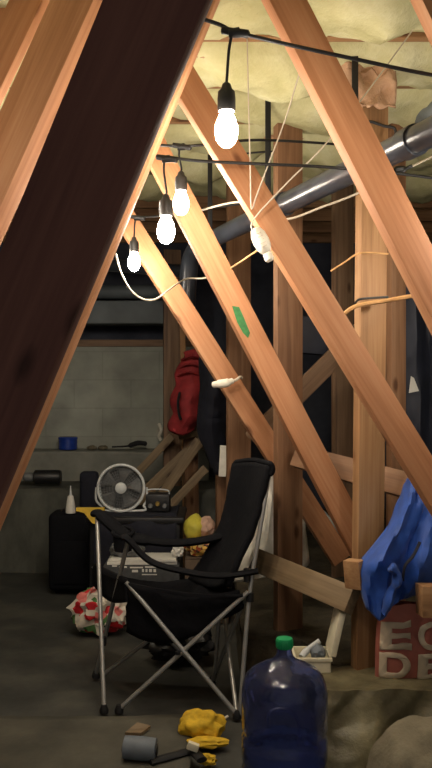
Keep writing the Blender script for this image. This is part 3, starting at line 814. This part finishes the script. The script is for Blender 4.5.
# brown carton with the yellow bag
t = thing('brown_carton', Vector((P(202, 600, 4.15).x, 4.25, 0)), 'brown carton under the yellow bag, behind the camp chair', 'carton')
m = MB(); m.box((P(207, 560, 4.2).x, 4.25, .16), (.22, .26, .32), bev=.005); m.build('carton_body', M['cardboard'], t)
for k in (-1, 1):
    m = MB(); m.box((P(207, 560, 4.2).x+k*.055, 4.25, .325), (.108, .25, .004), Matrix.Rotation(k*.05, 3, 'Y')); m.build('carton_flap', M['cardboard'], t)
c = P(195, 530, 4.25)
t = thing('yellow_bag', Vector((c.x, c.y, .33)), 'rounded yellow-green bag with a pinkish end on the brown carton', 'bag')
m = MB(); m.blob((c.x, c.y, .455), (.055, .07, .07), .18, 5, 3, 21); m.build('bag_body', M['lime'], t)
m = MB(); m.blob((c.x+.055, c.y-.01, .465), (.05, .05, .05), .25, 6, 3, 4); m.build('bag_end', M['pink'], t)
m = MB(); m.blob((c.x+.03, c.y-.06, .372), (.085, .06, .045), .25, 6, 3, 9, floor=.33)
solo(m, 'snack_pouch', M['pattern'], 'brown and yellow patterned pouch beneath the yellow-green bag', 'pouch')
# blue tin and debris on the ledge
c = P(68, 449, 5.82)
t = thing('blue_tin', Vector((c.x, c.y, .735)), 'shiny blue tin standing on the concrete ledge', 'tin')
m = MB(); m.lathe([(.062, 0), (.066, .004), (.066, .07), (.062, .074)], (c.x, c.y, .738), seg=24); m.build('tin_body', M['blue_can'], t)
m = MB(); m.lathe([(.068, .07), (.069, .085), (.06, .09)], (c.x, c.y, .738), seg=24); m.build('tin_lid', M['blue_can'], t)
m = MB(); m.tube(smooth_path([P(112, 447, 5.78), P(128, 446, 5.78), P(138, 443, 5.78), P(147, 444, 5.78)], 5), [.01]*6+[.03]*5+[.028]*4+[.012], 8, flat=(1, .6))
solo(m, 'old_glove', M['ink'], 'dark flattened glove lying on the concrete ledge', 'glove')
for k, (px, lab) in enumerate([(92, 'small grey stone beside the blue tin on the ledge'), (103, 'small grey stone midway along the concrete ledge')]):
    m = MB(); q = P(px, 448, 5.8); m.blob((q.x, q.y, .75), (.035, .03, .017), .3, 5, 3, k+3, floor=.737)
    solo(m, 'ledge_stone', M['rock'], lab, 'stone')
# black cylinder on the footing
q0, q1 = P(34, 483, 5.45), P(61, 485, 5.45)
t = thing('black_lantern', Vector((q0.x, q0.y, .53)), 'black cylinder lying on the lower concrete footing', 'lantern')
for v in (q0, q1): v.z = .585
m = MB(); a_x = (q1-q0); m.lathe([(.035, 0), (.047, .008), (.047, a_x.length-.01), (.04, a_x.length)], q0, a_x, 20); m.build('lantern_body', M['black_plastic'], t)
m = MB(); m.lathe([(.02, -.07), (.03, -.06), (.03, -.015), (.02, 0)], q0, a_x, 16); m.build('lantern_cap', M['fan_dark'], t)
# floral bag on the floor
t = thing('floral_bag', P(101, 622, 4.1)*1, 'crumpled bag printed with red and white flowers, on the ground before the suitcase', 'bag'); t.location.z = 0
c = P(99, 603, 3.98)
m = MB(); m.blob((c.x, c.y, .10), (.125, .08, .11), .35, 6, 4, 2, floor=.004); m.build('bag_body', M['floral'], t)
m = MB(); m.tube(smooth_path([(c.x-.05, c.y-.03, .17), (c.x-.03, c.y-.04, .22), (c.x+.02, c.y-.04, .225), (c.x+.04, c.y-.03, .18)], 5), .006, 8, flat=(1.8, .6)); m.build('bag_handle', M['floral'], t)

# ------------------------------------------------------------------ wood heap, jackets, cloths
for k, (a0, a1, d, w_, lab) in enumerate([
        ((53, 580), (214, 428), 5.14, .075, 'weathered board leaning up to the red life jacket, longest of the leaning boards'),
        ((99, 586), (200, 440), 4.9, .06, 'weathered board leaning steeply in front of the longest board'),
        ((130, 481), (172, 436), 5.36, .05, 'short weathered board leaning on the ledge end'),
        ((97, 584), (206, 468), 4.93, .05, 'small weathered board low in the wood heap')]):
    board('leaning_board', M['sticks'], P(*a0, d), P(*a1, d), w_, .025, Vector((.1, -1, .2)), lab, 'board')
board('wood_rail', M['sticks'], P(178, 432, 5.14), P(240, 420, 5.1), .10, .04, Vector((.2, -1, .1)), 'weathered board lying level under the dark jacket', 'wooden rail')
# red life jacket
t = thing('life_jacket', P(188, 352, 5.0)*1, 'red life jacket hanging at the end of the block wall', 'life jacket')
rows = [[P(184, 352, 5.0), P(194, 350, 4.97), P(205, 354, 5.0)],
        [P(178, 374, 5.0), P(193, 372, 4.93), P(206, 376, 5.0)],
        [P(174, 392, 5.0), P(190, 394, 4.90), P(204, 396, 5.0)],
        [P(172, 414, 5.0), P(187, 416, 4.89), P(201, 414, 5.0)],
        [P(171, 430, 5.0), P(182, 434, 4.95), P(194, 430, 5.0)]]
fn, nu, nv = rows_surface(rows)
m = MB(); m.grid(lambda u, v: fn(u, v)+Vector((.012*math.sin(v*19), -.02*fbm((u*5, v*8, 1)), 0)), nu, nv); m.build('jacket_body', M['red_cloth'], t, solid=.03)
m = MB(); m.tube(smooth_path([P(180, 392, 4.86), P(178, 402, 4.84), P(179, 414, 4.85), P(181, 420, 4.86)], 5), [.006]+[.016]*14+[.006], 8, flat=(1, .5)); m.build('arm_opening', M['ink'], t)
for k in range(3):
    m = MB(); m.tube(smooth_path([P(182-k*2, 360+k*8, 4.96), P(192-k*2, 356+k*8, 4.88), P(202-k, 360+k*8, 4.96)], 4), .011, 8, flat=(1, .6)); m.build('jacket_strap', M['red_cloth'], t)
# dark navy jacket behind R4
rows = [[P(200, 352, 4.6), P(212, 350, 4.55), P(222, 352, 4.6)],
        [P(202, 385, 4.6), P(214, 383, 4.5), P(225, 385, 4.6)],
        [P(200, 410, 4.6), P(213, 412, 4.5), P(226, 408, 4.6)],
        [P(200, 436, 4.6), P(212, 430, 4.52), P(224, 434, 4.6)],
        [P(214, 470, 4.6), P(218, 474, 4.56), P(224, 470, 4.6)]]
fn, nu, nv = rows_surface(rows)
m = MB(); m.grid(lambda u, v: fn(u, v)+Vector((0, -.02*fbm((u*5, v*8, 4)), 0)), nu, nv)
solo(m, 'dark_jacket', M['navy'], 'dark navy jacket hanging next to the red life jacket', 'jacket', solid=.03)
m = MB(); m.box(P(223, 461, 4.5), (.04, .012, .17), Matrix.Rotation(.05, 3, 'Y'), bev=.003)
solo(m, 'white_slab', M['white_cloth'], 'small upright white panel under the dark jacket', 'panel')
# small white hook on the block wall
m = MB(); m.tube(smooth_path([P(159, 424, 5.85), P(161, 430, 5.82), P(159, 436, 5.84), P(161, 440, 5.85)], 4), .012, 8)
solo(m, 'cord_hook', M['white_plastic'], 'small white hook on the block wall beside the end post', 'hook')
# white cloth behind the chair and P2
rows = [[P(258, 470, 3.62), P(270, 470, 3.6), P(284, 474, 3.62), P(300, 488, 3.64)],
        [P(254, 500, 3.6), P(268, 500, 3.56), P(286, 505, 3.6), P(304, 515, 3.62)],
        [P(246, 530, 3.6), P(264, 535, 3.55), P(286, 538, 3.6), P(307, 540, 3.62)],
        [P(236, 556, 3.58), P(258, 560, 3.54), P(286, 564, 3.58), P(309, 562, 3.62)],
        [P(232, 582, 3.58), P(252, 580, 3.55), P(284, 572, 3.58), P(304, 568, 3.62)]]
fn, nu, nv = rows_surface(rows)
m = MB(); m.grid(lambda u, v: fn(u, v)+Vector((0, -.025*fbm((u*7, v*3, 6)), 0)), nu, nv)
solo(m, 'white_sheet', M['white_cloth'], 'white cloth sheet hanging behind the camp chair and brown post', 'sheet', solid=.006)
# white pipe piece seen between the braces
m = MB(); m.tube([P(313, 505, 3.9), P(404, 590, 3.75)], .016, 10); m.tube([P(310, 514, 3.9), P(400, 601, 3.75)], .012, 10)
solo(m, 'plastic_tube', M['fan_ring'], 'pale plastic tube in the gap between two lower braces', 'tube')
# dark bin behind the braces
m = MB(); m.box(P(311, 336, 4.3), (.17, .12, .19), Matrix.Rotation(.08, 3, 'Y'), bev=.008)
solo(m, 'hanging_bin', M['navy_tarp'], 'dark bin hung high behind the orange brace near the brown post', 'bin')
# dark tarp at the far right with a white tag
t = thing('dark_tarp', P(432, 520, 3.9)*1, 'dark navy tarp hanging behind the pale post', 'tarp')
rows = [[P(402+14*i, y, 4.0-.06*(i % 2)) for i in range(5)] for y in (250, 340, 420, 500, 588)]
fn, nu, nv = rows_surface(rows, sub=4)
m = MB(); m.grid(lambda u, v: fn(u, v)+Vector((0, -.04*fbm((u*4, v*5, 6)), 0)), nu, nv); m.build('tarp_sheet', M['navy_tarp'], t, solid=.006)
m = MB(); m.prism([P(411, 376, 3.86), P(414, 378, 3.86), P(419, 391, 3.86), P(409, 393, 3.86)], Vector((0, .004, 0))); g = m.build('paper_tag', M['paper'], t)
# blue jacket
t = thing('blue_jacket', P(409, 484, 2.78)*1, 'bright blue jacket hanging from the end of the upper rail', 'jacket')
rows = [[P(406, 482, 2.76), P(410, 478, 2.72), P(418, 478, 2.70), P(428, 484, 2.72), P(440, 500, 2.75)],
        [P(399, 500, 2.74), P(408, 500, 2.66), P(420, 500, 2.66), P(434, 505, 2.68), P(448, 515, 2.74)],
        [P(385, 532, 2.72), P(398, 530, 2.63), P(414, 528, 2.66), P(432, 532, 2.64), P(450, 540, 2.72)],
        [P(362, 563, 2.66), P(384, 560, 2.58), P(404, 560, 2.66), P(424, 562, 2.60), P(448, 566, 2.70)],
        [P(362, 582, 2.66), P(382, 588, 2.60), P(400, 586, 2.66), P(420, 582, 2.62), P(446, 586, 2.70)],
        [P(366, 606, 2.66), P(380, 620, 2.62), P(394, 604, 2.66), P(412, 596, 2.66), P(444, 592, 2.72)]]
fn, nu, nv = rows_surface(rows)
m = MB(); m.grid(lambda u, v: fn(u, v)+Vector((.008*fbm((u*6, v*4, 3)), -.024*fbm((u*8+v*2.2, v*1.2, 6)), .006*fbm((u*4, v*4, 9)))), nu, nv); m.build('jacket_body', M['blue_cloth'], t, solid=.008)
m = MB(); m.tube(smooth_path([P(390, 566, 2.565), P(398, 575, 2.56), P(392, 590, 2.58), P(384, 612, 2.60)], 6), [.02+.006*math.sin(k) for k in range(19)], 10, flat=(1.5, .6)); m.build('jacket_sleeve', M['blue_cloth'], t)
m = MB(); m.tube(smooth_path([P(420, 542, 2.56), P(413, 556, 2.555), P(405, 566, 2.56), P(403, 580, 2.57)], 6), .006, 8, flat=(1.4, .5)); m.build('jacket_seam', M['navy'], t)

# ------------------------------------------------------------------ bank-side things
# red printed bag
bz = BANK
t = thing('printed_bag', Vector((P(412, 640, 2.7).x, 2.72, bz)), 'faded red sack with large cream letters standing behind the draped sheet', 'sack')
bcx = P(414, 640, 2.69).x
def bagf(u, v, side):
    x = -.122+.244*u; z = .0+.255*v
    pu = (math.sin(PI*min(max(u, 0), 1))**.45)*(math.sin(PI*min(1, .06+v*.9))**.45)
    top = -.03*abs(u-.45)*v
    return Vector((bcx+x*(1-.12*v**3), 2.72+side*.045*pu, bz+.005+z+top+.006*fbm((u*5, v*5, side))))
m = MB(); m.grid(lambda u, v: bagf(u, v, -1), 18, 18); m.grid(lambda u, v: bagf(u, v, 1), 18, 18)
bmesh.ops.remove_doubles(m.bm, verts=m.bm.verts[:], dist=.002)
bg = m.build('sack_body', M['bag_red'], t)
def letters(txt, u0, v0, h, wsc=1.0):
    cu = bpy.data.curves.new('letter', 'FONT'); cu.body = txt; cu.size = 1; cu.offset = .035
    ob = bpy.data.objects.new('letter', cu); COL.objects.link(ob)
    bpy.context.view_layer.update()
    me = bpy.data.meshes.new_from_object(ob.evaluated_get(bpy.context.evaluated_depsgraph_get()))
    bpy.data.objects.remove(ob)
    bm = bmesh.new(); bm.from_mesh(me)
    bmesh.ops.subdivide_edges(bm, edges=bm.edges[:], cuts=3)
    x0 = min(v.co.x for v in bm.verts); x1 = max(v.co.x for v in bm.verts); y0 = min(v.co.y for v in bm.verts); y1 = max(v.co.y for v in bm.verts)
    for v in bm.verts:
        u = u0+(v.co.x-x0)/(x1-x0)*h*wsc; w_ = v0+(v.co.y-y0)/(y1-y0)*h
        p = bagf(u, w_, -1); v.co = p+Vector((0, -.0035, 0))
    mb = MB(); mb.bm.free(); mb.bm = bm
    o = mb.build('printed_letter', M['bag_print'], t, smooth=False, solid=.002)
    o['label'] = 'cream printed letter'
letters('E', .04, .44, .36, 1.15); letters('O', .54, .44, .36, 1.1)
letters('D', .04, .05, .35, 1.15); letters('E', .54, .04, .35, 1.1)
# olive sheet draped over the bank front
def drape(u, v):
    x = P(316, 680, 2.62).x + (1.2)*u
    if v < .3:
        k = v/.3; y = 2.80-.22*k; z = BANK+.02-.012*k
    else:
        k = (v-.3)/.7
        y = 2.58-(.10+.28*u)*k**1.3; z = (BANK+.008)*(1-k)**1.15+.008
    f = .03*fbm((u*7+v*1.5, v*1.5, 3), 3)*min(1, v*2.5)
    crease = .05*math.exp(-((u-.28+.22*max(0, v-.3))/.035)**2)*min(1, max(0, v-.3)*4)
    return Vector((x+.01*fbm((u*5, v*5, 8)), y+f+crease, max(.004, z+.018*fbm((u*6, v*4, 5), 3)*min(1, v*3)-crease*.6)))
m = MB(); m.grid(drape, 90, 50)
solo(m, 'plastic_sheet', M['tarp'], 'olive plastic sheet draped over the bank below the sack', 'plastic sheet', solid=.004)
m = MB(); c = P(425, 770, 2.2)
m.blob((c.x, 2.14, .02), (.185, .2, .31), .10, 4, 5, 14, floor=-.004)
solo(m, 'stone', M['rock'], 'big rounded dusty stone in front of the draped sheet', 'stone')
# cream kit box with open lid
kx0, kx1 = P(296, 664, 2.72).x, P(332, 664, 2.72).x
kc = (kx0+kx1)/2; kw = kx1-kx0; kz = BANK+.012; kh = .056; ky = 2.80
t = thing('kit_box', Vector((kc, ky, kz)), 'small cream plastic box with its lid open, behind the water jug', 'box')
m = MB(); th = .004
for sx_, sy_, wx, wy in ((0, -1, kw, th), (0, 1, kw, th), (-1, 0, th, .12), (1, 0, th, .12)):
    m.box((kc+sx_*(kw/2-th/2), ky+sy_*(.06-th/2), kz+kh/2), (wx, wy, kh), bev=.0015)
m.box((kc, ky, kz+th/2), (kw, .12, th))
m.box((kc, ky-.061, kz+kh-.006), (kw+.008, .008, .012), bev=.002); m.box((kc, ky+.061, kz+kh-.006), (kw+.008, .008, .012), bev=.002)
m.box((kc-kw/2, ky, kz+kh-.006), (.008, .128, .012), bev=.002); m.box((kc+kw/2, ky, kz+kh-.006), (.008, .128, .012), bev=.002)
m.build('box_tray', M['kit'], t)
la, lb = Vector((kc+kw/2+.006, ky, kz+kh)), Vector((kc+kw/2+.040, ky, kz+kh+.15))
rot = Matrix.Rotation(math.atan2(lb.x-la.x, lb.z-la.z), 3, 'Y')
m = MB(); m.box((la+lb)/2, (.022, .12, .15), rot, bev=.006); ld = m.build('box_lid', M['kit'], t)
m = MB(); m.tube(smooth_path([lb+Vector((0, 0, 0)), lb+Vector((.004, -.005, .014)), lb+Vector((-.004, -.008, .022)), lb+Vector((-.008, -.008, .012))], 4), .0025, 6); m.build('latch_hook', M['steel'], ld)
m = MB(); m.blob((kc+.022, ky, kz+kh+.0), (.026, .035, .026), .2, 5, 3, 31)
solo(m, 'cloth_wad', M['grey_blue'], 'grey-blue cloth wad inside the cream box', 'cloth')
m = MB(); m.tube(smooth_path([(kc-.035, ky-.02, kz+.045), (kc-.01, ky, kz+kh+.01), (kc+.03, ky+.01, kz+kh+.035)], 5), [.012]*5+[.009]*6, 10)
solo(m, 'small_tube', M['fan_ring'], 'grey tube lying across the cream box contents', 'tube')

# water jug
jx, jy = P(284.5, 760, 2.42).x, 2.42
t = thing('water_jug', Vector((jx, jy, 0)), 'large blue water jug with a green cap, part full', 'water jug')
prof_o = [(.06, .004), (.112, .004), (.124, .014), (.1265, .03), (.1265, .075), (.121, .085), (.121, .095), (.1265, .105), (.1265, .165), (.121, .175), (.121, .185), (.1265, .195), (.1265, .285), (.1258, .30), (.122, .322), (.114, .342), (.100, .357), (.080, .369), (.055, .381), (.036, .391), (.026, .402), (.0225, .414), (.0225, .44)]
prof_i = [(r-.004, z) for r, z in prof_o[::-1] if z > .02]+[(.11, .012), (.02, .010)]
m = MB(); m.lathe(prof_o+prof_i, (jx, jy, 0), seg=48); m.build('jug_body', M['jug'], t, ang=60)
m = MB(); m.lathe([(.02, .011)]+[(.108, .0115), (.118, .018)]+[(r-.0045, z) for r, z in prof_o if .025 < z < .14]+[(.1215, .145), (.02, .1455)], (jx, jy, 0), seg=48); m.build('jug_water', M['water'], t)
m = MB(); m.lathe([(.023, .424), (.0245, .426), (.0245, .449), (.023, .453), (.01, .454)], (jx, jy, 0), seg=28)
for k in range(20):
    an = 2*PI*k/20; m.box((jx+.0248*math.cos(an), jy+.0248*math.sin(an), .438), (.002, .002, .02), Matrix.Rotation(an, 3, 'Z'))
m.build('jug_cap', M['green_cap'], t)
m = MB(); hx = jx-.02
m.tube(smooth_path([(hx-.035, jy-.119, .24), (hx-.03, jy-.124, .285), (hx+.02, jy-.124, .29), (hx+.05, jy-.119, .25), (hx+.05, jy-.121, .19)], 6), .006, 10); m.build('moulded_rib', M['jug'], t)

# ------------------------------------------------------------------ floor debris
# edge of the overlapping ground sheet
def gsheet(u, v):
    x = -1.5+1.42*u; y = .9+(2.89-.9)*v + .02*fbm((x*3, 0, v))*v
    lift = .010+.006*v+.008*max(0, v-.96)/.04
    return Vector((x, y, .008+lift+.006*fbm((x*3, y*3, 2))))
m = MB(); m.grid(gsheet, 50, 60)
solo(m, 'ground_sheet', M['sheet'], 'dusty plastic ground sheet overlapping the darker one, its edge in front of the chair', 'plastic sheet', solid=.004)
# yellow cloth
c = P(203, 742, 2.76)
t = thing('yellow_glove', Vector((c.x, c.y, 0)), 'crumpled yellow work glove on the ground between chair and jug', 'glove')
m = MB(); m.blob((c.x-.005, c.y+.02, .045), (.074, .05, .052), .28, 3.5, 4, 5, floor=.006); m.build('glove_body', M['yellow_cloth'], t)
m = MB(); m.blob((c.x+.012, c.y-.045, .018), (.07, .03, .018), .3, 4, 3, 8, floor=.006); m.build('glove_cuff', M['yellow_cloth'], t)
m = MB(); m.tube([(c.x+.055, c.y+.03, .055), (c.x+.085, c.y+.03, .075)], .004, 6); m.build('cuff_tab', M['paper'], t)
c = P(207, 766, 2.6); m = MB(); m.blob((c.x, c.y, .012), (.03, .025, .018), .4, 8, 3, 15, floor=.004)
solo(m, 'yellow_scrap', M['yellow_cloth'], 'small yellow scrap lying just beyond the end of the black strap', 'scrap')
# grey roll
c = P(140, 764, 2.58)
t = thing('grey_roll', Vector((c.x, c.y, 0)), 'short blue-grey roll lying by the black strap', 'roll')
m = MB(); m.lathe([(.026, -.052), (.034, -.050), (.036, 0), (.034, .050), (.026, .052)], (c.x, c.y, .058), (1, -.1, -.04), 22); m.build('roll_body', M['grey_blue'], t)
m = MB(); m.lathe([(.014, -.056), (.018, -.055), (.018, .055), (.014, .056)], (c.x, c.y, .058), (1, -.1, -.04), 16); m.build('roll_core', M['black_plastic'], t)
# black strap tool with a white tag
pts = [P(150, 768, 2.55), P(162, 763, 2.57), P(178, 760, 2.6), P(192, 756, 2.62), P(202, 764, 2.56)]
for q in pts: q.z = .03
t = thing('black_strap', pts[0]*1, 'black webbing strap with a small cream tag on the ground', 'strap')
m = MB(); m.tube(smooth_path(pts, 6), .015, 10, flat=(1.2, .6)); m.build('strap_webbing', M['rubber'], t)
m = MB(); q = P(193, 755, 2.6); m.box((q.x, q.y, .055), (.036, .02, .022), Matrix.Rotation(.35, 3, 'Y'), bev=.002); m.build('strap_tag', M['kit'], t)
# wood chip
c = P(139, 743, 2.78)
m = MB(); m.prism([Vector((c.x-.045, c.y-.02, .022)), Vector((c.x+.01, c.y-.03, .024)), Vector((c.x+.038, c.y+.012, .032)), Vector((c.x-.008, c.y+.018, .04))], Vector((0, 0, .010)))
solo(m, 'wood_chip', M['sticks'], 'grey wood chip on the ground behind the blue-grey roll', 'wood chip', smooth=False)
